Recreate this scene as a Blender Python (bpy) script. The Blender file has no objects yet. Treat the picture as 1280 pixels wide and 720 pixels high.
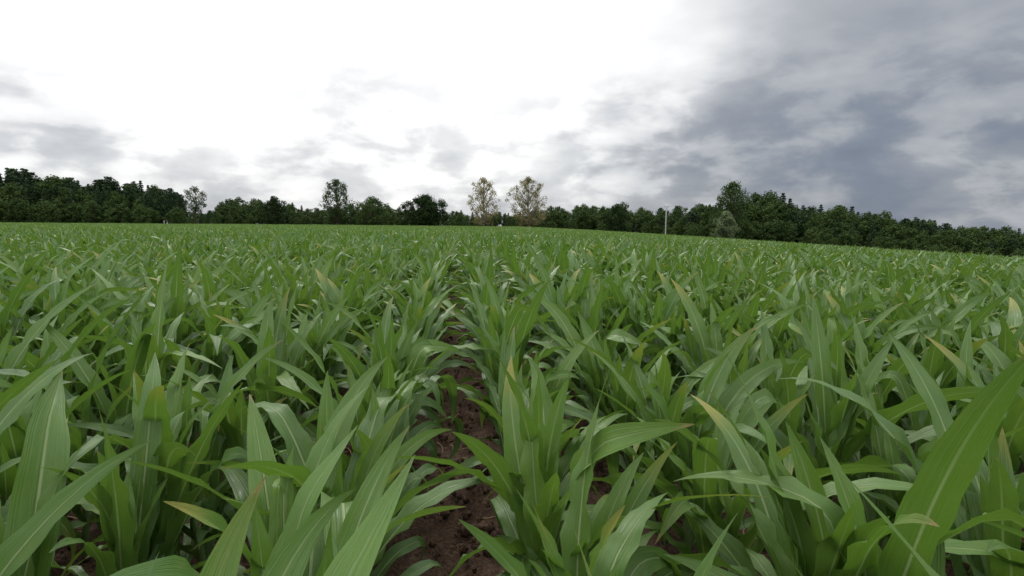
import bpy, math, random, bmesh
import numpy as np
from mathutils import Vector, noise as mnoise

random.seed(7)
scene = bpy.context.scene
scene.view_settings.view_transform = 'Standard'
scene.view_settings.look = 'None'
scene.view_settings.exposure = 0

F = 698.0            # focal length in pixels of the 1280 px wide photograph
CAMZ = 1.76
HOR = 281.0
PITCH = math.atan((360 - HOR) / F)

# ------------------------------------------------------------------ terrain
def ground_h(x, y):
    far = -0.03 * max(0.0, math.hypot(x, y) - 290)
    if x < 0:
        b = 0.008 * min(-x, 260)
        w = min(1, -x / 20)
        return b * w + far
    xx = min(x, 150)
    w = xx / (xx + 3)
    return -(0.044 * xx + 0.00026 * xx * xx) * w + far

ROWDX = -0.093       # rows run towards the photograph's vanishing point
rl = math.hypot(ROWDX, 1)
RD = (ROWDX / rl, 1 / rl)
RN = (RD[1], -RD[0])
ROWANG = math.atan2(RD[1], RD[0])

# ------------------------------------------------------------------ node helpers
class NT:
    def __init__(self, tree):
        self.t = tree
        self.n = tree.nodes
        self.l = tree.links
    def new(self, typ, **kw):
        nd = self.n.new(typ)
        for k, v in kw.items():
            setattr(nd, k, v)
        return nd
    def put(self, sock, v):
        if isinstance(v, bpy.types.NodeSocket):
            self.l.new(v, sock)
        else:
            sock.default_value = v
    def math(self, op, a, b=0.0, c=0.0, clamp=False):
        nd = self.new('ShaderNodeMath', operation=op, use_clamp=clamp)
        self.put(nd.inputs[0], a); self.put(nd.inputs[1], b); self.put(nd.inputs[2], c)
        return nd.outputs[0]
    def vmath(self, op, a, b=(0, 0, 0)):
        nd = self.new('ShaderNodeVectorMath', operation=op)
        self.put(nd.inputs[0], a); self.put(nd.inputs[1], b)
        return nd.outputs['Value'] if op == 'DOT_PRODUCT' else nd.outputs[0]
    def smooth(self, v, a, b, lo=0.0, hi=1.0):
        nd = self.new('ShaderNodeMapRange', interpolation_type='SMOOTHSTEP')
        self.put(nd.inputs[0], v)
        nd.inputs[1].default_value = a; nd.inputs[2].default_value = b
        nd.inputs[3].default_value = lo; nd.inputs[4].default_value = hi
        return nd.outputs[0]
    def noise(self, vec, scale, detail=3, rough=0.5, dist=0.0):
        nd = self.new('ShaderNodeTexNoise')
        if vec is not None:
            self.l.new(vec, nd.inputs['Vector'])
        nd.inputs['Scale'].default_value = scale
        nd.inputs['Detail'].default_value = detail
        nd.inputs['Roughness'].default_value = rough
        nd.inputs['Distortion'].default_value = dist
        return nd
    def mix(self, f, a, b, blend='MIX'):
        nd = self.new('ShaderNodeMix', data_type='RGBA', blend_type=blend)
        self.put(nd.inputs[0], f)
        for s, v in ((nd.inputs[6], a), (nd.inputs[7], b)):
            if not isinstance(v, bpy.types.NodeSocket) and len(v) == 3:
                v = (*v, 1)
            self.put(s, v)
        return nd.outputs[2]
    def ramp(self, f, stops):
        nd = self.new('ShaderNodeValToRGB')
        cr = nd.color_ramp
        while len(cr.elements) < len(stops):
            cr.elements.new(0.5)
        for e, (p, c) in zip(cr.elements, stops):
            e.position = p; e.color = (*c, 1)
        self.put(nd.inputs[0], f)
        return nd.outputs[0]

def new_mat(name):
    m = bpy.data.materials.new(name)
    m.use_nodes = True
    nt = NT(m.node_tree)
    nt.n.clear()
    out = nt.new('ShaderNodeOutputMaterial')
    return m, nt, out

# ------------------------------------------------------------------ materials
def corn_leaf_material(detail=True):
    m, nt, out = new_mat('corn_leaf' if detail else 'corn_leaf_distant')
    uv = nt.new('ShaderNodeUVMap', uv_map='UVMap').outputs[0]
    sep = nt.new('ShaderNodeSeparateXYZ'); nt.l.new(uv, sep.inputs[0])
    u, v = sep.outputs[0], sep.outputs[1]
    at = nt.new('ShaderNodeAttribute', attribute_name='leafdata')
    sc = nt.new('ShaderNodeSeparateColor'); nt.l.new(at.outputs['Color'], sc.inputs[0])
    young, rnd, dry = sc.outputs[0], sc.outputs[1], sc.outputs[2]
    oi = nt.new('ShaderNodeObjectInfo').outputs['Random']
    geo = nt.new('ShaderNodeNewGeometry').outputs['Position']
    old = nt.mix(rnd, (0.032, 0.096, 0.024), (0.064, 0.150, 0.034))
    yng = nt.mix(rnd, (0.085, 0.205, 0.018), (0.155, 0.280, 0.030))
    col = nt.mix(young, old, yng)
    big = nt.noise(geo, 0.35, 2).outputs[0]
    col = nt.mix(nt.smooth(big, 0.35, 0.65, 0, .5), col, (0.130, 0.22, 0.036))
    col = nt.mix(nt.math('MULTIPLY', oi, 0.4), col, (0.040, 0.110, 0.036))
    p = nt.new('ShaderNodeBsdfPrincipled')
    p.inputs['Specular IOR Level'].default_value = 0.5
    p.inputs['Roughness'].default_value = 0.44
    # midrib, strong at the base and fading to the tip
    du = nt.math('ABSOLUTE', nt.math('SUBTRACT', u, 0.5))
    rib = nt.smooth(du, 0.055, 0.02)
    rib = nt.math('MULTIPLY', rib, nt.smooth(v, 1.0, 0.35, 0.15, 0.9))
    tn = v
    if detail:
        fine = nt.new('ShaderNodeCombineXYZ')
        nt.put(fine.inputs[0], nt.math('MULTIPLY', u, 34)); nt.put(fine.inputs[1], nt.math('MULTIPLY', v, 1.5))
        nt.put(fine.inputs[2], nt.math('MULTIPLY', rnd, 40))
        vn = nt.noise(fine.outputs[0], 1.0, 1).outputs[0]
        f2 = nt.new('ShaderNodeCombineXYZ')
        nt.put(f2.inputs[0], nt.math('MULTIPLY', u, 3)); nt.put(f2.inputs[1], nt.math('MULTIPLY', v, 14))
        nt.put(f2.inputs[2], nt.math('MULTIPLY', dry, 90))
        blotch = nt.noise(f2.outputs[0], 1.0, 3).outputs[0]
        col = nt.mix(nt.smooth(vn, 0.35, 0.65, 0, .6), col, nt.mix(0.5, col, (0.17, 0.29, 0.10)))
        col = nt.mix(nt.smooth(blotch, 0.42, 0.72, 0, 0.5), col, (0.13, 0.21, 0.045))
        tn = nt.math('ADD', v, nt.math('MULTIPLY', nt.math('SUBTRACT', blotch, 0.5), 0.12))
        bump = nt.new('ShaderNodeBump'); bump.inputs['Strength'].default_value = 0.9
        bump.inputs['Distance'].default_value = 0.003
        nt.put(bump.inputs['Height'], nt.math('ADD', nt.math('ADD', vn, blotch), nt.math('MULTIPLY', rib, 1.5)))
        nt.l.new(bump.outputs[0], p.inputs['Normal'])
        nt.put(p.inputs['Roughness'], nt.smooth(blotch, 0.3, 0.7, 0.34, 0.52))
    col = nt.mix(rib, col, (0.36, 0.45, 0.22))
    tip = nt.math('MULTIPLY', nt.smooth(tn, 0.94, 0.985), nt.smooth(dry, 0.55, 0.8))
    col = nt.mix(tip, col, (0.30, 0.23, 0.10))
    yel = nt.math('MULTIPLY', nt.smooth(tn, 0.72, 0.98), nt.smooth(dry, 0.84, 0.97))
    col = nt.mix(yel, col, (0.34, 0.32, 0.07))
    nt.put(p.inputs['Base Color'], col)
    tr = nt.new('ShaderNodeBsdfTranslucent')
    nt.put(tr.inputs['Color'], nt.mix(0.5, col, (0.20, 0.38, 0.02)))
    ms = nt.new('ShaderNodeMixShader'); ms.inputs[0].default_value = 0.27
    nt.l.new(p.outputs[0], ms.inputs[1]); nt.l.new(tr.outputs[0], ms.inputs[2])
    nt.l.new(ms.outputs[0], out.inputs[0])
    return m

def stem_material():
    m, nt, out = new_mat('corn_stem')
    tc = nt.new('ShaderNodeTexCoord').outputs['Object']
    n = nt.noise(tc, 30, 3).outputs[0]
    p = nt.new('ShaderNodeBsdfPrincipled')
    nt.put(p.inputs['Base Color'], nt.mix(n, (0.09, 0.17, 0.05), (0.17, 0.24, 0.09)))
    p.inputs['Roughness'].default_value = 0.5
    nt.l.new(p.outputs[0], out.inputs[0])
    return m

def soil_material(name='soil', k=1.0):
    m, nt, out = new_mat(name)
    geo = nt.new('ShaderNodeNewGeometry').outputs['Position']
    a = nt.noise(geo, 3.0, 4, 0.6).outputs[0]
    b = nt.noise(geo, 45, 4, 0.65).outputs[0]
    c = nt.noise(geo, 160, 1).outputs[0]
    k *= 1.4
    col = nt.ramp(a, [(0.3, (0.062*k, 0.036*k, 0.024*k)), (0.55, (0.110*k, 0.067*k, 0.045*k)), (0.75, (0.16*k, 0.11*k, 0.076*k))])
    col = nt.mix(nt.smooth(b, 0.35, 0.7), nt.mix(0.7, col, (0.018, 0.011, 0.008)), col)
    col = nt.mix(nt.smooth(c, 0.66, 0.74, 0, 0.6), col, (0.28, 0.22, 0.16))
    ln = nt.new('ShaderNodeVectorMath', operation='LENGTH'); nt.l.new(geo, ln.inputs[0])
    gm = nt.smooth(ln.outputs['Value'], 175, 215)
    g = nt.mix(nt.noise(geo, 0.3, 3).outputs[0], (0.04, 0.07, 0.02), (0.09, 0.12, 0.035))
    col = nt.mix(gm, col, g)
    bump = nt.new('ShaderNodeBump'); bump.inputs['Strength'].default_value = 1.0
    bump.inputs['Distance'].default_value = 0.03
    nt.put(bump.inputs['Height'], nt.math('ADD', b, nt.math('MULTIPLY', c, 0.4)))
    p = nt.new('ShaderNodeBsdfPrincipled')
    nt.put(p.inputs['Base Color'], col)
    p.inputs['Roughness'].default_value = 0.95
    p.inputs['Specular IOR Level'].default_value = 0.2
    nt.l.new(bump.outputs[0], p.inputs['Normal'])
    nt.l.new(p.outputs[0], out.inputs[0])
    return m

def simple_mat(name, c1, c2, scale=8, rough=0.85, trans=0.0):
    m, nt, out = new_mat(name)
    tc = nt.new('ShaderNodeTexCoord').outputs['Object']
    oi = nt.new('ShaderNodeObjectInfo').outputs['Random']
    n = nt.noise(tc, scale, 2).outputs[0]
    f = nt.math('ADD', nt.math('MULTIPLY', nt.smooth(n, 0.3, 0.7), 0.65), nt.math('MULTIPLY', oi, 0.35))
    col = nt.mix(f, c1, c2)
    p = nt.new('ShaderNodeBsdfPrincipled')
    nt.put(p.inputs['Base Color'], col)
    p.inputs['Roughness'].default_value = rough
    p.inputs['Specular IOR Level'].default_value = 0.1
    sh = p.outputs[0]
    if trans > 0:
        tr = nt.new('ShaderNodeBsdfTranslucent'); nt.put(tr.inputs['Color'], col)
        ms = nt.new('ShaderNodeMixShader'); ms.inputs[0].default_value = trans
        nt.l.new(sh, ms.inputs[1]); nt.l.new(tr.outputs[0], ms.inputs[2]); sh = ms.outputs[0]
    nt.l.new(sh, out.inputs[0])
    return m

M_LEAF = corn_leaf_material(True)
M_LEAFD = corn_leaf_material(False)
M_STEM = stem_material()
M_SOIL = soil_material('field_soil')
M_CLOD = soil_material('soil_clod', 1.25)
M_STRAW = simple_mat('dry_straw', (0.28, 0.20, 0.10), (0.42, 0.33, 0.19), 20)
M_BARK = simple_mat('bark', (0.05, 0.038, 0.028), (0.12, 0.10, 0.08), 6)
M_PALEBARK = simple_mat('pale_bark', (0.16, 0.14, 0.10), (0.28, 0.25, 0.19), 6)
M_DEC = simple_mat('broadleaf_foliage', (0.028, 0.055, 0.018), (0.092, 0.142, 0.038), 0.45, trans=0.15)
M_CON = simple_mat('conifer_foliage', (0.024, 0.048, 0.024), (0.062, 0.098, 0.042), 0.5)
M_DARK = simple_mat('oak_foliage', (0.012, 0.028, 0.009), (0.028, 0.052, 0.015), 0.6)
M_OLIVE = simple_mat('poplar_foliage', (0.034, 0.066, 0.020), (0.085, 0.125, 0.040), 0.5, trans=0.15)
M_PALE = simple_mat('sparse_blighted_foliage', (0.16, 0.155, 0.055), (0.32, 0.28, 0.13), 0.6, trans=0.25)
M_WILLOW = simple_mat('willow_foliage', (0.10, 0.14, 0.065), (0.20, 0.25, 0.13), 0.6, trans=0.2)
M_CONC = simple_mat('concrete_pole', (0.45, 0.45, 0.43), (0.6, 0.6, 0.58), 3)
M_CER = simple_mat('insulator_ceramic', (0.10, 0.05, 0.03), (0.14, 0.07, 0.04), 3, 0.3)
M_STEEL = simple_mat('galvanised_steel', (0.3, 0.3, 0.31), (0.4, 0.4, 0.41), 5, 0.5)

# ------------------------------------------------------------------ mesh builder
class MB:
    def __init__(self):
        self.v = []; self.f = []; self.uv = []; self.d = []; self.m = []
    def build(self, name, mats, smooth=True):
        me = bpy.data.meshes.new(name)
        me.from_pydata(self.v, [], self.f)
        for mt in mats:
            me.materials.append(mt)
        me.polygons.foreach_set('material_index', self.m)
        me.polygons.foreach_set('use_smooth', [smooth] * len(self.f))
        if self.uv:
            vi = np.empty(len(me.loops), dtype=np.int32)
            me.loops.foreach_get('vertex_index', vi)
            ul = me.uv_layers.new(name='UVMap')
            ul.data.foreach_set('uv', np.array(self.uv, dtype=np.float32)[vi].ravel())
            ca = me.attributes.new('leafdata', 'FLOAT_COLOR', 'POINT')
            ca.data.foreach_set('color', np.array(self.d, dtype=np.float32).ravel())
        me.update()
        return me

def leaf(mb, base, az, th0, bend, L, W, nseg, nc, rng, young, fold0=55, fold1=16, power=1.3, kink=None, wave=0.012):
    pos = Vector(base)
    start = len(mb.v)
    azd = rng.uniform(-0.7, 0.7)
    tw = rng.uniform(-1.6, 1.6)
    ph1, ph2 = rng.uniform(0, 6.28), rng.uniform(0, 6.28)
    fr = rng.uniform(9, 17)
    r1, r2 = rng.random(), rng.random()
    for i in range(nseg + 1):
        t = i / nseg
        th = th0 + bend * t ** power
        if kink and t > kink[0]:
            q = min(1, (t - kink[0]) / 0.15); th += kink[1] * q * q * (3 - 2 * q)
        a = az + azd * t
        d = Vector((math.sin(th) * math.cos(a), math.sin(th) * math.sin(a), math.cos(th)))
        s = Vector((-math.sin(a), math.cos(a), 0))
        n = d.cross(s)
        ro = tw * t * t
        s2 = s * math.cos(ro) + n * math.sin(ro)
        n2 = d.cross(s2)
        if i > 0:
            pos = pos + d * (L / nseg)
        if t < 0.42:
            w = 0.42 + 0.58 * math.sin(t / 0.42 * math.pi / 2)
        else:
            w = max(0.0, 1 - ((t - 0.42) / 0.58) ** 1.9)
        w = W * max(w, 0.015)
        fo = math.radians(fold0 * (1 - t) ** 2.2 + fold1 * (1 - 0.6 * t))
        for c in range(nc + 1):
            u = c / nc * 2 - 1
            ph = ph1 if u < 0 else ph2
            wv = wave * math.sin(fr * t * L / 0.7 * 2 + ph) * abs(u) ** 1.5 * math.sin(math.pi * min(1, t * 1.15)) if t < 0.87 else 0
            p = pos + s2 * (u * w / 2 * math.cos(fo)) + n2 * (abs(u) ** 1.2 * w / 2 * math.sin(fo) + wv)
            mb.v.append(tuple(p)); mb.uv.append((c / nc, t)); mb.d.append((young, r1, r2, 1))
    for i in range(nseg):
        for c in range(nc):
            a0 = start + i * (nc + 1) + c
            mb.f.append((a0, a0 + 1, a0 + nc + 2, a0 + nc + 1)); mb.m.append(0)

def tube(mb, pts, radii, sides, mat, young=0.5, data=True):
    start = len(mb.v)
    for i, p in enumerate(pts):
        p = Vector(p)
        q0 = Vector(pts[max(0, i - 1)]); q1 = Vector(pts[min(len(pts) - 1, i + 1)])
        d = (q1 - q0).normalized()
        x = d.orthogonal().normalized() if abs(d.z) < 0.9 else Vector((1, 0, 0)).cross(d).normalized()
        y = d.cross(x)
        for k in range(sides):
            a = 6.28318 * k / sides
            mb.v.append(tuple(p + (x * math.cos(a) + y * math.sin(a)) * radii[i]))
            if data:
                mb.uv.append((0.2, 0.3)); mb.d.append((young, .5, 0, 1))
    for i in range(len(pts) - 1):
        for k in range(sides):
            a0 = start + i * sides + k; a1 = start + i * sides + (k + 1) % sides
            mb.f.append((a0, a1, a1 + sides, a0 + sides)); mb.m.append(mat)

def corn_plant(mb, rng, x0=0, y0=0, z0=0, sc=1.0, q=2, az0=None):
    """q: 2 close, 1 middle distance, 0 far"""
    seg = {2: 22, 1: 9, 0: 5}[q]; nc = {2: 6, 1: 2, 0: 2}[q]
    az0 = rng.uniform(0, 6.28) if az0 is None else az0
    lean = (rng.uniform(-0.05, 0.05), rng.uniform(-0.05, 0.05))
    top = 0.42 * sc
    def sp(z):
        return (x0 + lean[0] * z / top, y0 + lean[1] * z / top, z0 + z)
    if q > 0:
        zs = [-0.03, 0.08 * sc, 0.2 * sc, 0.32 * sc, top]
        tube(mb, [sp(z) for z in zs], [0.019, 0.018, 0.017, 0.014, 0.008], 8 if q == 2 else 5, 1)
    N = 9 if q > 0 else 7
    for i in range(N):
        f = i / (N - 1)
        z = (0.06 + 0.36 * f) * sc
        az = az0 + math.pi * (i % 2) + rng.uniform(-0.5, 0.5) + (rng.uniform(-1, 1) * 0.8 if f > 0.6 else 0)
        L = sc * (0.40 + 0.58 * math.sin(math.pi * min(1, f * 0.66 + 0.16)) ** 1.2) * rng.uniform(0.82, 1.15)
        if f > 0.85:
            L *= 0.80
        W = sc * (0.062 + 0.056 * math.sin(math.pi * min(1, f * 0.75 + 0.12))) * rng.uniform(0.78, 1.15)
        th0 = math.radians(36 * (1 - f) ** 1.1 + 4 + rng.uniform(-5, 7))
        bend = math.radians(rng.uniform(60, 130) * (1 - f) ** 1.0 + rng.uniform(2, 38))
        kink = None
        if rng.random() < 0.20 and f < 0.85:
            kink = (rng.uniform(0.45, 0.75), math.radians(rng.uniform(30, 80)))
        young = max(0, min(1, (f - 0.3) * 1.4 + rng.uniform(-0.25, 0.25)))
        leaf(mb, sp(z), az, th0, bend, L, W, seg, nc, rng, young,
             fold0=45 if f < 0.8 else 35, fold1=15 if f < 0.8 else 28,
             power=rng.uniform(1.4, 2.6), kink=kink, wave=0.015 * sc)

def hidden_collection(name, meshes):
    col = bpy.data.collections.new(name)
    for i, me in enumerate(meshes):
        ob = bpy.data.objects.new('%s_%02d' % (name, i), me)
        col.objects.link(ob)
    return col

def scatter(name, col, pts, rots, scls, idx):
    me = bpy.data.meshes.new(name)
    me.from_pydata(pts, [], [])
    a = me.attributes.new('rot', 'FLOAT_VECTOR', 'POINT'); a.data.foreach_set('vector', np.array(rots, dtype=np.float32).ravel())
    a = me.attributes.new('scl', 'FLOAT_VECTOR', 'POINT'); a.data.foreach_set('vector', np.array(scls, dtype=np.float32).ravel())
    a = me.attributes.new('idx', 'INT', 'POINT'); a.data.foreach_set('value', np.array(idx, dtype=np.int32))
    ob = bpy.data.objects.new(name, me)
    scene.collection.objects.link(ob)
    g = bpy.data.node_groups.new(name + '_instances', 'GeometryNodeTree')
    g.interface.new_socket(name='Geometry', in_out='INPUT', socket_type='NodeSocketGeometry')
    g.interface.new_socket(name='Geometry', in_out='OUTPUT', socket_type='NodeSocketGeometry')
    N, Lk = g.nodes, g.links
    gi = N.new('NodeGroupInput'); go = N.new('NodeGroupOutput')
    ip = N.new('GeometryNodeInstanceOnPoints')
    ci = N.new('GeometryNodeCollectionInfo')
    ci.inputs['Collection'].default_value = col
    ci.inputs['Separate Children'].default_value = True
    ci.inputs['Reset Children'].default_value = True
    def na(nm, t):
        n = N.new('GeometryNodeInputNamedAttribute'); n.data_type = t
        n.inputs['Name'].default_value = nm
        return n.outputs['Attribute']
    Lk.new(gi.outputs[0], ip.inputs['Points'])
    Lk.new(ci.outputs[0], ip.inputs['Instance'])
    ip.inputs['Pick Instance'].default_value = True
    Lk.new(na('idx', 'INT'), ip.inputs['Instance Index'])
    Lk.new(na('rot', 'FLOAT_VECTOR'), ip.inputs['Rotation'])
    Lk.new(na('scl', 'FLOAT_VECTOR'), ip.inputs['Scale'])
    Lk.new(ip.outputs[0], go.inputs[0])
    md = ob.modifiers.new('instances', 'NODES'); md.node_group = g
    return ob

# ------------------------------------------------------------------ ground sheet
def axis(fine_lo, fine_hi, step, lo, hi):
    a = list(np.arange(fine_lo, fine_hi + 1e-6, step))
    s = step; x = fine_hi
    while x < hi:
        s *= 1.10; x += s; a.append(x)
    s = step; x = fine_lo
    while x > lo:
        s *= 1.10; x -= s; a.insert(0, x)
    return a
xs = axis(-5, 6, 0.04, -2600, 2600)
ys = axis(0.5, 9, 0.04, -800, 3200)
gv = []
for y in ys:
    for x in xs:
        z = ground_h(x, y)
        if -8 < x < 9 and -1 < y < 14:
            ax_ = (x * RN[0] + y * RN[1] + 0.05) / 0.78
            z += 0.018 * math.cos(2 * math.pi * (ax_ - 0.5))
            z += 0.034 * mnoise.noise((x * 3.1, y * 3.1, 0)) + 0.038 * mnoise.noise((x * 9, y * 9, 3)) + 0.022 * mnoise.noise((x * 20, y * 20, 7))
        gv.append((x, y, z))
nx = len(xs)
gf = [(j * nx + i, j * nx + i + 1, (j + 1) * nx + i + 1, (j + 1) * nx + i) for j in range(len(ys) - 1) for i in range(nx - 1)]
gm = bpy.data.meshes.new('ground'); gm.from_pydata(gv, [], gf); gm.materials.append(M_SOIL)
gm.polygons.foreach_set('use_smooth', [True] * len(gf)); gm.update()
ground = bpy.data.objects.new('ground', gm); scene.collection.objects.link(ground)

# ------------------------------------------------------------------ corn
rng = random.Random(77)
near, mid, far = [], [], []
for k in range(18):
    mb = MB(); corn_plant(mb, rng, sc=1.0, q=2, az0=rng.uniform(-0.6, 0.6)); near.append(mb.build('corn_plant_near', [M_LEAF, M_STEM]))
for k in range(8):
    mb = MB(); corn_plant(mb, rng, sc=1.0, q=1, az0=rng.uniform(-0.6, 0.6)); mid.append(mb.build('corn_plant_mid', [M_LEAFD, M_STEM]))
SEGL = 2.4
for k in range(8):
    mb = MB()
    for j in range(12):
        corn_plant(mb, rng, x0=rng.uniform(-0.05, 0.05), y0=-SEGL / 2 + (j + .5) * SEGL / 12 + rng.uniform(-.04, .04),
                   sc=rng.uniform(0.85, 1.12), q=0, az0=1.57 + rng.uniform(-0.9, 0.9))
    far.append(mb.build('corn_row_far', [M_LEAFD, M_STEM]))
C_near = hidden_collection('corn_plant_near', near)
C_mid = hidden_collection('corn_plant_mid', mid)
C_far = hidden_collection('corn_row_far', far)

def edge_depth(px):
    return float(np.interp(px, [-300, 0, 235, 300, 560, 830, 900, 1280, 1600], [150, 178, 185, 225, 215, 190, 150, 112, 95]))
GAP = -0.07
def row_pos(k, s):
    n = GAP + (k + 0.5) * 0.78 + (0.03 if k >= 0 else -0.03)    # slightly wider joint between two drill passes
    return (RN[0] * n + RD[0] * s, RN[1] * n + RD[1] * s)
sets = {'near': ([], [], [], []), 'mid': ([], [], [], []), 'far': ([], [], [], [])}
R_NEAR, R_MID = 13.0, 40.0
def hscale(x, y):
    return 1.06 + 0.12 * mnoise.noise((x * 0.25, y * 0.25, 5)) + 0.05 * mnoise.noise((x * 0.05, y * 0.05, 9))
def face_rot(k):
    sd = 0.5 if k in (-1, 0) else 0.62
    return ROWANG + (math.pi if rng.random() < .5 else 0) + rng.gauss(0, sd)
for k in range(-330, 300):
    s = -1.5
    while s < R_MID:
        st = 0.20 + rng.uniform(-0.06, 0.06)
        s += st
        x, y = row_pos(k, s)
        if abs(x) > 1.1 * max(y, 0) + 3.0:
            continue
        r = math.hypot(x, y)
        if r < 0.62:
            continue
        if rng.random() < 0.04:
            continue
        x += rng.gauss(0, 0.02); y += rng.gauss(0, 0.01)
        tgt = sets['near'] if y < R_NEAR else sets['mid']
        h = hscale(x, y) * rng.uniform(0.80, 1.15)
        tgt[0].append((x, y, ground_h(x, y) - 0.005))
        tgt[1].append((rng.gauss(0, 0.07), rng.gauss(0, 0.07), face_rot(k)))
        wd = rng.uniform(.88, 1.04)
        tgt[2].append((h * wd, h * wd, h))
        tgt[3].append(rng.randrange(18 if y < R_NEAR else 8))
    s = R_MID - SEGL
    while s < 245:
        s += SEGL
        x, y = row_pos(k, s)
        if y < 1 or abs(x) > 1.1 * y + 3.0:
            continue
        px = 640 + F * x / y
        if y > edge_depth(px) + 6:
            continue
        h = hscale(x, y) * rng.uniform(.94, 1.06)
        tgt = sets['far']
        tgt[0].append((x, y, ground_h(x, y) - 0.01))
        tgt[1].append((0, 0, ROWANG - math.pi / 2 + (math.pi if rng.random() < .5 else 0)))
        tgt[2].append((h * .9, 1.03, h))
        tgt[3].append(rng.randrange(8))
print('corn counts', {k: len(v[0]) for k, v in sets.items()})
scatter('corn_field_foreground', C_near, *sets['near'])
scatter('corn_field_middle', C_mid, *sets['mid'])
scatter('corn_field_distance', C_far, *sets['far'])

# ------------------------------------------------------------------ clods + straw
clods = []
for k in range(6):
    bm = bmesh.new(); bmesh.ops.create_icosphere(bm, subdivisions=3, radius=1)
    for v in bm.verts:
        c = v.co
        f = 1 + 0.45 * mnoise.noise((c.x * 1.3 + k * 9, c.y * 1.3, c.z * 1.3)) + 0.22 * mnoise.noise((c.x * 3.5, c.y * 3.5 + k * 5, c.z * 3.5))
        v.co = Vector((c.x * f, c.y * f * 0.85, c.z * f * 0.65))
    me = bpy.data.meshes.new('clod'); bm.to_mesh(me); bm.free(); me.materials.append(M_CLOD); me.polygons.foreach_set('use_smooth', [True]*len(me.polygons)); clods.append(me)
C_clod = hidden_collection('soil_clod', clods)
P, R, S, I = [], [], [], []
for i in range(11000):
    y = rng.uniform(0.8, 10); x = rng.uniform(-1.0 * y - 1, 1.0 * y + 1)
    s = min(0.06, 0.006 + rng.expovariate(1 / 0.011))
    P.append((x, y, ground_h(x, y) + 0.01)); R.append((rng.uniform(0, 6), rng.uniform(0, 6), rng.uniform(0, 6))); S.append((s, s, s)); I.append(rng.randrange(6))
scatter('soil_clods', C_clod, P, R, S, I)
straws = []
for k in range(4):
    mb = MB()
    pts = [(t * 0.10 - 0.05, 0.012 * math.sin(t * 3 + k), 0.006 * math.sin(t * 5)) for t in (0, .25, .5, .75, 1)]
    tube(mb, pts, [0.0022] * 5, 5, 0, data=False)
    straws.append(mb.build('straw', [M_STRAW]))
C_straw = hidden_collection('straw_piece', straws)
P, R, S, I = [], [], [], []
for i in range(1500):
    y = rng.uniform(0.8, 9); x = rng.uniform(-1.0 * y - 1, 1.0 * y + 1)
    s = rng.uniform(0.4, 1.5)
    P.append((x, y, ground_h(x, y) + 0.03)); R.append((rng.gauss(0, .15), rng.gauss(0, .2), rng.uniform(0, 6))); S.append((s, s, s)); I.append(rng.randrange(4))
scatter('straw_residue', C_straw, P, R, S, I)

# ------------------------------------------------------------------ trees
def leaf_clump(mb, c, rad, n, size, rng, mat=1, flat=1.0, shell=0.5):
    for _ in range(n):
        d = Vector((rng.gauss(0, 1), rng.gauss(0, 1), rng.gauss(0, 1))).normalized()
        r = rad * (shell + (1 - shell) * rng.random()) if rng.random() < .75 else rad * rng.random()
        p = Vector(c) + Vector((d.x * r, d.y * r, d.z * r * flat))
        nn = (d + Vector((rng.gauss(0, .6), rng.gauss(0, .6), rng.gauss(0, .6) + .3))).normalized()
        a = nn.orthogonal().normalized(); b = nn.cross(a)
        an = rng.uniform(0, 6.28)
        a2 = a * math.cos(an) + b * math.sin(an); b2 = nn.cross(a2)
        s = size * rng.uniform(.55, 1.25)
        st = len(mb.v)
        for (i, j) in ((-1, -.35), (.1, -.6), (1, .1), (.2, .6)):
            mb.v.append(tuple(p + a2 * i * s * .5 + b2 * j * s * .6))
        mb.f.append((st, st + 1, st + 2, st + 3)); mb.m.append(mat)

def broadleaf(rng, H, Wd, crown0, bark, fol, nblob=26, dens=75, size=0.42, blob=0.17, shell=.5, sparse=False, branch_r=1.0):
    """Trunk with forking limbs, foliage clumps at the limb ends."""
    mb = MB()
    r0 = H * 0.018
    top = H * 0.86
    tp = [(0, 0, -0.4)]
    n = 6
    for i in range(1, n + 1):
        z = top * i / n
        tp.append((rng.gauss(0, H * .008) * i ** .5, rng.gauss(0, H * .008) * i ** .5, z))
    tube(mb, tp, [r0 * (1 - 0.85 * i / n) for i in range(n + 1)], 7, 0, data=False)
    for b in range(nblob):
        f = (b + .5) / nblob
        z = H * (crown0 + (1 - crown0) * (0.04 + 0.9 * f))
        prof = math.sin(math.pi * (0.12 + 0.80 * f)) ** 0.6
        az = b * 2.4 + rng.uniform(-.5, .5)
        rr = Wd / 2 * prof * rng.uniform(.35, 1.0)
        if f > .93: rr *= .3
        br = H * blob * rng.uniform(.6, 1.15) * (0.75 + .25 * prof)
        c = (math.cos(az) * max(0, rr - br * .3), math.sin(az) * max(0, rr - br * .3), z)
        za = max(H * .12, z - rr * rng.uniform(.7, 1.2) - H * .03); za = min(za, top * .97)
        k = za / top * n
        i0 = min(n - 1, int(k)); q = k - i0
        s = Vector(tp[i0]).lerp(Vector(tp[i0 + 1]), q)
        m_ = s.lerp(Vector(c), .55) + Vector((0, 0, -H * .01))
        tube(mb, [tuple(s), tuple(m_), c], [r0 * .42 * branch_r, r0 * .25 * branch_r, r0 * .08], 5, 0, data=False)
        if sparse:
            for w in range(7):
                e = Vector(c) + Vector((rng.gauss(0, 1), rng.gauss(0, 1), rng.gauss(.35, .8))).normalized() * br * 1.1
                tube(mb, [c if w % 2 else tuple(m_), tuple(e)], [r0 * .09, r0 * .03], 3, 0, data=False)
        leaf_clump(mb, c, br, dens, size, rng, 1, .8, shell)
    return mb.build('tree', [bark, fol], smooth=False)

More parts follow.
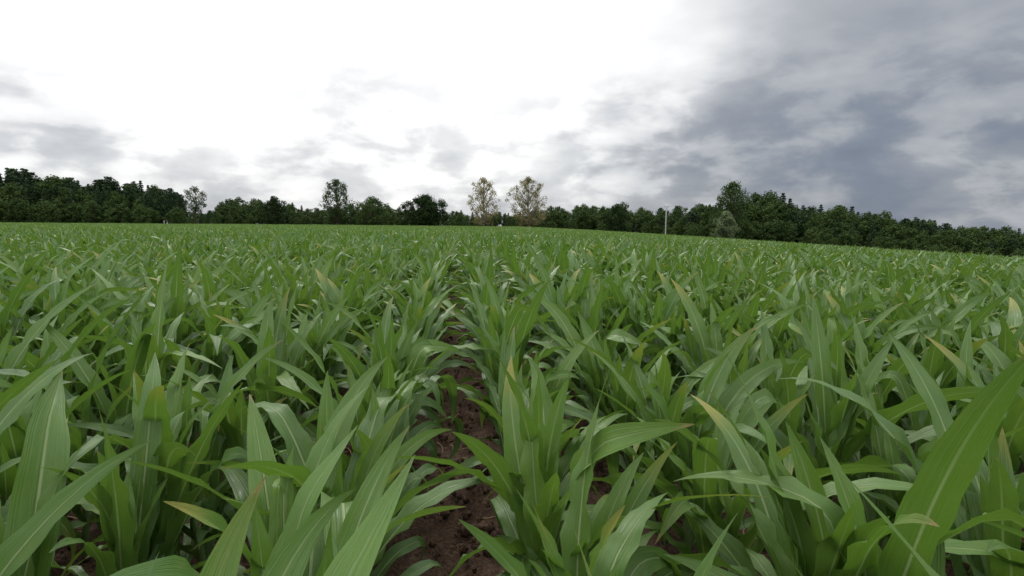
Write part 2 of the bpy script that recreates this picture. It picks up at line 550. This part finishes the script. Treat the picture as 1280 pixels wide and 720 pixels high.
def conifer(rng, H, Wd, crown0, size=0.4, pine=False):
    mb = MB()
    r0 = H * .014
    tube(mb, [(0, 0, -.4), (rng.gauss(0, .05), 0, H * .5), (0, rng.gauss(0, .05), H * .98)], [r0, r0 * .7, r0 * .12], 6, 0, data=False)
    nl = 22
    for l in range(nl):
        f = l / (nl - 1)
        z = H * (crown0 + (1 - crown0) * f)
        pr = (1 - f) ** .8 if not pine else math.sin(math.pi * (.18 + .76 * f)) ** .7
        R_ = Wd / 2 * pr * rng.uniform(.75, 1.1) + .12
        nb = 7 if f < .8 else 4
        a0 = rng.uniform(0, 6)
        for b in range(nb):
            a = a0 + 6.28 * b / nb + rng.gauss(0, .2)
            rr = R_ * rng.uniform(.7, 1.1)
            e = Vector((math.cos(a) * rr, math.sin(a) * rr, z - (0.15 if not pine else -.12) * rr))
            tube(mb, [(0, 0, z), tuple(e)], [r0 * .2, r0 * .05], 3, 0, data=False)
            for w in range(4):
                c = Vector((0, 0, z)).lerp(e, .25 + .25 * w)
                leaf_clump(mb, tuple(c), .12 * rr + .22, 4 if not pine else 5, size, rng, 1, .6, .2)
    return mb.build('conifer', [M_BARK, M_CON], smooth=False)

tr = random.Random(5)
protos = []
for k in range(5): protos.append(conifer(tr, 10, tr.uniform(2.8, 3.8), .12))
for k in range(3): protos.append(conifer(tr, 10, tr.uniform(3.4, 4.2), .30, pine=True))
for k in range(5): protos.append(broadleaf(tr, 10, tr.uniform(5, 7.5), .12, M_BARK, M_DEC, nblob=30, dens=80, size=.42, blob=.14))
for k in range(3): protos.append(broadleaf(tr, 10, tr.uniform(6.5, 8), .0, M_BARK, M_DEC, nblob=26, dens=90, size=.5, blob=.16))  # shrubby
C_tree = hidden_collection('treeline_tree', protos)

def world_at(px, y):
    return (px - 640) / F * y
def top_z(py, y):
    return CAMZ - (py - HOR) / F * y
TOPX = [-400, 0, 60, 120, 180, 228, 238, 262, 275, 300, 345, 400, 450, 500, 560, 590, 640, 700, 760, 830, 860, 900, 945, 970, 1000, 1050, 1100, 1150, 1200, 1280, 1700]
TOPY = [200, 215, 219, 225, 230, 237, 266, 266, 253, 249, 251, 257, 258, 259, 264, 265, 265, 259, 256, 261, 257, 253, 242, 239, 254, 260, 267, 274, 281, 287, 294]
P, R, S, I = [], [], [], []
px = -380.0
while px < 1660:
    d0 = edge_depth(px)
    for row in range(4):
        y = d0 + 9 + row * 7 + tr.uniform(-3, 3)
        if 236 < px < 268: y += 45
        pj = px + tr.uniform(-5, 5)
        x = world_at(pj, y)
        tp_ = float(np.interp(pj, TOPX, TOPY)) + mnoise.noise((pj * .06, row * 3.3, 2)) * 7
        H = (top_z(tp_, y) - ground_h(x, y))
        H = max(2.5, H * (.5, .78, .93, 1.0)[row] * tr.uniform(.82, 1.08))
        if row == 0 and tr.random() < .35:
            continue
        con = pj < 236 or (tr.random() < (.45 if pj > 840 else .3))
        if row == 0: idx = tr.choice([13, 14, 15])
        elif con and tr.random() < .85: idx = tr.randrange(0, 8)
        else: idx = tr.randrange(8, 13)
        wsc = H / 10 * (tr.uniform(.9, 1.25) if H > 9 else tr.uniform(1.1, 1.6))
        P.append((x, y, ground_h(x, y) - .1)); R.append((0, 0, tr.uniform(0, 6.28))); S.append((wsc, wsc, H / 10)); I.append(idx)
    px += 6.0 if px < 240 else 8.0
scatter('forest_treeline', C_tree, P, R, S, I)
print('trees', len(P))

def place(name, me, px, y, scale=1.0):
    ob = bpy.data.objects.new(name, me)
    x = world_at(px, y)
    ob.location = (x, y, ground_h(x, y) - .1)
    ob.scale = (scale,) * 3
    scene.collection.objects.link(ob)
    return ob
def height_for(px, py, y):
    return top_z(py, y) - ground_h(world_at(px, y), y)
def single(name, px, py, y, wpx, c0, bark, fol, **kw):
    H = height_for(px, py, y); W = wpx / F * y
    return place(name, broadleaf(tr, H, W, c0, bark, fol, **kw), px, y)
single('ash_tree', 248, 234, 232, 28, .35, M_BARK, M_OLIVE, nblob=30, dens=80, size=.5, blob=.12)
single('poplar_tree', 423, 224, 226, 40, .18, M_BARK, M_OLIVE, nblob=56, dens=90, size=.55, blob=.105)
single('maple_tree', 346, 246, 220, 32, .05, M_BARK, M_DARK, nblob=36, dens=130, size=.55, blob=.17)
single('lime_tree', 467, 247, 216, 54, .02, M_BARK, M_DEC, nblob=60, dens=140, size=.55, blob=.18)
single('oak_tree', 533, 245, 204, 64, .02, M_BARK, M_DARK, nblob=90, dens=170, size=.55, blob=.19)
single('blighted_poplar_tree', 605, 221, 203, 42, .08, M_PALEBARK, M_PALE, nblob=76, dens=62, size=.45, blob=.09)
single('blighted_poplar_tree', 660, 220, 203, 58, .06, M_PALEBARK, M_PALE, nblob=96, dens=62, size=.45, blob=.09)
single('poplar_tree', 913, 226, 152, 50, .05, M_BARK, M_DEC, nblob=70, dens=120, size=.46, blob=.14)
single('willow_tree', 906, 264, 138, 30, .0, M_BARK, M_WILLOW, nblob=60, dens=130, size=.38, blob=.17)
single('maple_tree', 771, 255, 182, 38, .05, M_BARK, M_DARK, nblob=40, dens=130, size=.45, blob=.18)

# ------------------------------------------------------------------ utility pole
yp = 182.0; xp = world_at(831, yp); hp = top_z(257, yp) - ground_h(xp, yp)
pole = bpy.data.objects.new('utility_pole', None); scene.collection.objects.link(pole)
pole.location = (xp, yp, ground_h(xp, yp))
def part(name, mb, mat):
    ob = bpy.data.objects.new(name, mb.build(name, [mat], smooth=True)); ob.parent = pole
    scene.collection.objects.link(ob)
mb = MB(); tube(mb, [(0, 0, -.5), (0, 0, hp * .5), (0, 0, hp), (0, 0, hp + .02)], [.19, .16, .11, .01], 12, 0, data=False); part('shaft', mb, M_CONC)
mb = MB(); tube(mb, [(-.9, -.2, hp - .5), (.9, -.2, hp - .5)], [.05, .05], 8, 0, data=False)
tube(mb, [(-.6, -.2, hp - .5), (0, -.2, hp - 1.1)], [.03, .03], 6, 0, data=False); tube(mb, [(.6, -.2, hp - .5), (0, -.2, hp - 1.1)], [.03, .03], 6, 0, data=False); part('crossarm', mb, M_STEEL)
mb = MB()
for xx in (-.8, -.4, .4, .8):
    tube(mb, [(xx, -.2, hp - .46), (xx, -.2, hp - .38), (xx, -.2, hp - .3), (xx, -.2, hp - .2)], [.03, .07, .05, .02], 8, 0, data=False)
part('insulators', mb, M_CER)

# ------------------------------------------------------------------ sky
world = bpy.data.worlds.new('World'); scene.world = world; world.use_nodes = True
nt = NT(world.node_tree); nt.n.clear()
out = nt.new('ShaderNodeOutputWorld'); bg = nt.new('ShaderNodeBackground')
SUN_EL, SUN_AZ = math.radians(48), math.radians(-18)   # azimuth from +Y, towards -X
sky = nt.new('ShaderNodeTexSky', sky_type='NISHITA', sun_disc=False)
sky.sun_elevation = SUN_EL; sky.sun_rotation = SUN_AZ
d = nt.vmath('NORMALIZE', nt.new('ShaderNodeTexCoord').outputs['Generated'])
sp = nt.new('ShaderNodeSeparateXYZ'); nt.l.new(d, sp.inputs[0])
zc = nt.math('MAXIMUM', sp.outputs[2], 0.0)
den = nt.math('ADD', zc, 0.22)
cp = nt.new('ShaderNodeCombineXYZ')
nt.put(cp.inputs[0], nt.math('DIVIDE', sp.outputs[0], den)); nt.put(cp.inputs[1], nt.math('DIVIDE', sp.outputs[1], den)); cp.inputs[2].default_value = 3.7
n1 = nt.noise(cp.outputs[0], 0.9, 7, 0.55, 0.3).outputs[0]
n2 = nt.noise(cp.outputs[0], 2.6, 6, 0.55, 0.2).outputs[0]
st = nt.vmath('MULTIPLY', d, (1.0, 1.0, 2.1))
n3 = nt.noise(st, 8.0, 7, 0.55, 0.15).outputs[0]      # puffy banks low over the horizon
n4 = nt.noise(st, 16.0, 5, 0.5, 0.1).outputs[0]
wn = nt.noise(st, 3.0, 4, 0.55).outputs['Color']
warp = nt.new('ShaderNodeVectorMath', operation='SCALE'); nt.l.new(nt.vmath('SUBTRACT', wn, (.5, .5, .5)), warp.inputs[0]); warp.inputs['Scale'].default_value = 0.28
dw = nt.vmath('NORMALIZE', nt.vmath('ADD', d, warp.outputs[0]))
def pdir(px, py):
    v = Vector(((px - 640) / F, 1.0, -(py - 360) / F)).normalized()
    c, s = math.cos(-PITCH), math.sin(-PITCH)
    return (v.x, v.y * c - v.z * s, v.y * s + v.z * c)
V = None
for (px, py, r0, r1, amp) in [
    (1200, 150, 3, 36, -0.22), (1290, 265, 2, 22, -0.17), (1040, 180, 2, 20, -0.09), (930, 245, 2, 16, -0.11),
    (720, 215, 1, 14, -0.10), (480, 190, 1, 15, -0.10), (560, 235, 1, 12, -0.07), (40, 145, 1, 8, -0.09), (130, 225, 1, 15, -0.09), (320, 215, 1, 14, -0.10),
    (450, 0, 9, 26, 0.24), (130, 20, 7, 20, 0.18), (700, 30, 6, 20, 0.16), (820, 10, 3, 12, 0.05), (1170, 247, 0.5, 5, 0.06)]:
    dt = nt.vmath('DOT_PRODUCT', dw, pdir(px, py))
    b = nt.smooth(dt, math.cos(math.radians(r1)), math.cos(math.radians(r0)), 0.0, amp)
    V = b if V is None else nt.math('ADD', V, b)
V = nt.math('ADD', V, 0.88)
V = nt.math('ADD', V, nt.math('MULTIPLY', nt.math('SUBTRACT', n1, 0.5), 0.16))
V = nt.math('ADD', V, nt.math('MULTIPLY', nt.math('SUBTRACT', n2, 0.5), 0.28))
low = nt.smooth(sp.outputs[2], 0.34, 0.12)
puff = nt.math('ADD', nt.math('MULTIPLY', nt.math('SUBTRACT', n3, 0.5), 0.36), nt.smooth(n3, 0.44, 0.58, -0.06, 0.06))
puff = nt.math('ADD', puff, nt.math('MULTIPLY', nt.math('SUBTRACT', n4, 0.5), 0.18))
V = nt.math('ADD', V, nt.math('MULTIPLY', puff, low))
V = nt.math('ADD', V, nt.smooth(sp.outputs[2], 0.42, 0.8, 0, 0.25))
V = nt.math('MULTIPLY', V, 0.92, clamp=True)
cc = nt.ramp(V, [(0.0, (.13, .165, .23)), (0.25, (.21, .245, .31)), (0.42, (.32, .345, .39)), (0.57, (.47, .49, .525)), (0.72, (.69, .705, .73)), (0.84, (.89, .895, .90)), (0.95, (1.08, 1.08, 1.08))])
boost = nt.smooth(sp.outputs[2], 0.35, 0.9, 1.0, 1.5)
cs = nt.new('ShaderNodeVectorMath', operation='SCALE'); nt.l.new(cc, cs.inputs[0]); nt.put(cs.inputs['Scale'], nt.math('MULTIPLY', boost, 10.0))
col = nt.mix(0.96, sky.outputs[0], cs.outputs[0])
nt.l.new(col, bg.inputs[0]); bg.inputs[1].default_value = 0.1
nt.l.new(bg.outputs[0], out.inputs[0])

sl = bpy.data.lights.new('sun', 'SUN'); sl.energy = 1.5; sl.angle = math.radians(12); sl.color = (1, .97, .91)
so = bpy.data.objects.new('sun', sl); scene.collection.objects.link(so)
sd = Vector((math.sin(SUN_AZ) * math.cos(SUN_EL), math.cos(SUN_AZ) * math.cos(SUN_EL), math.sin(SUN_EL)))
so.rotation_euler = sd.to_track_quat('Z', 'Y').to_euler(); so.location = (0, 0, 30)

# ------------------------------------------------------------------ camera
cam = bpy.data.cameras.new('camera'); co = bpy.data.objects.new('camera', cam); scene.collection.objects.link(co)
cam.sensor_width = 36; cam.lens = 36 * F / 1280
cam.clip_start = 0.05; cam.clip_end = 6000
co.location = (0, 0, CAMZ); co.rotation_euler = (math.pi / 2 - PITCH, 0, 0)
scene.camera = co
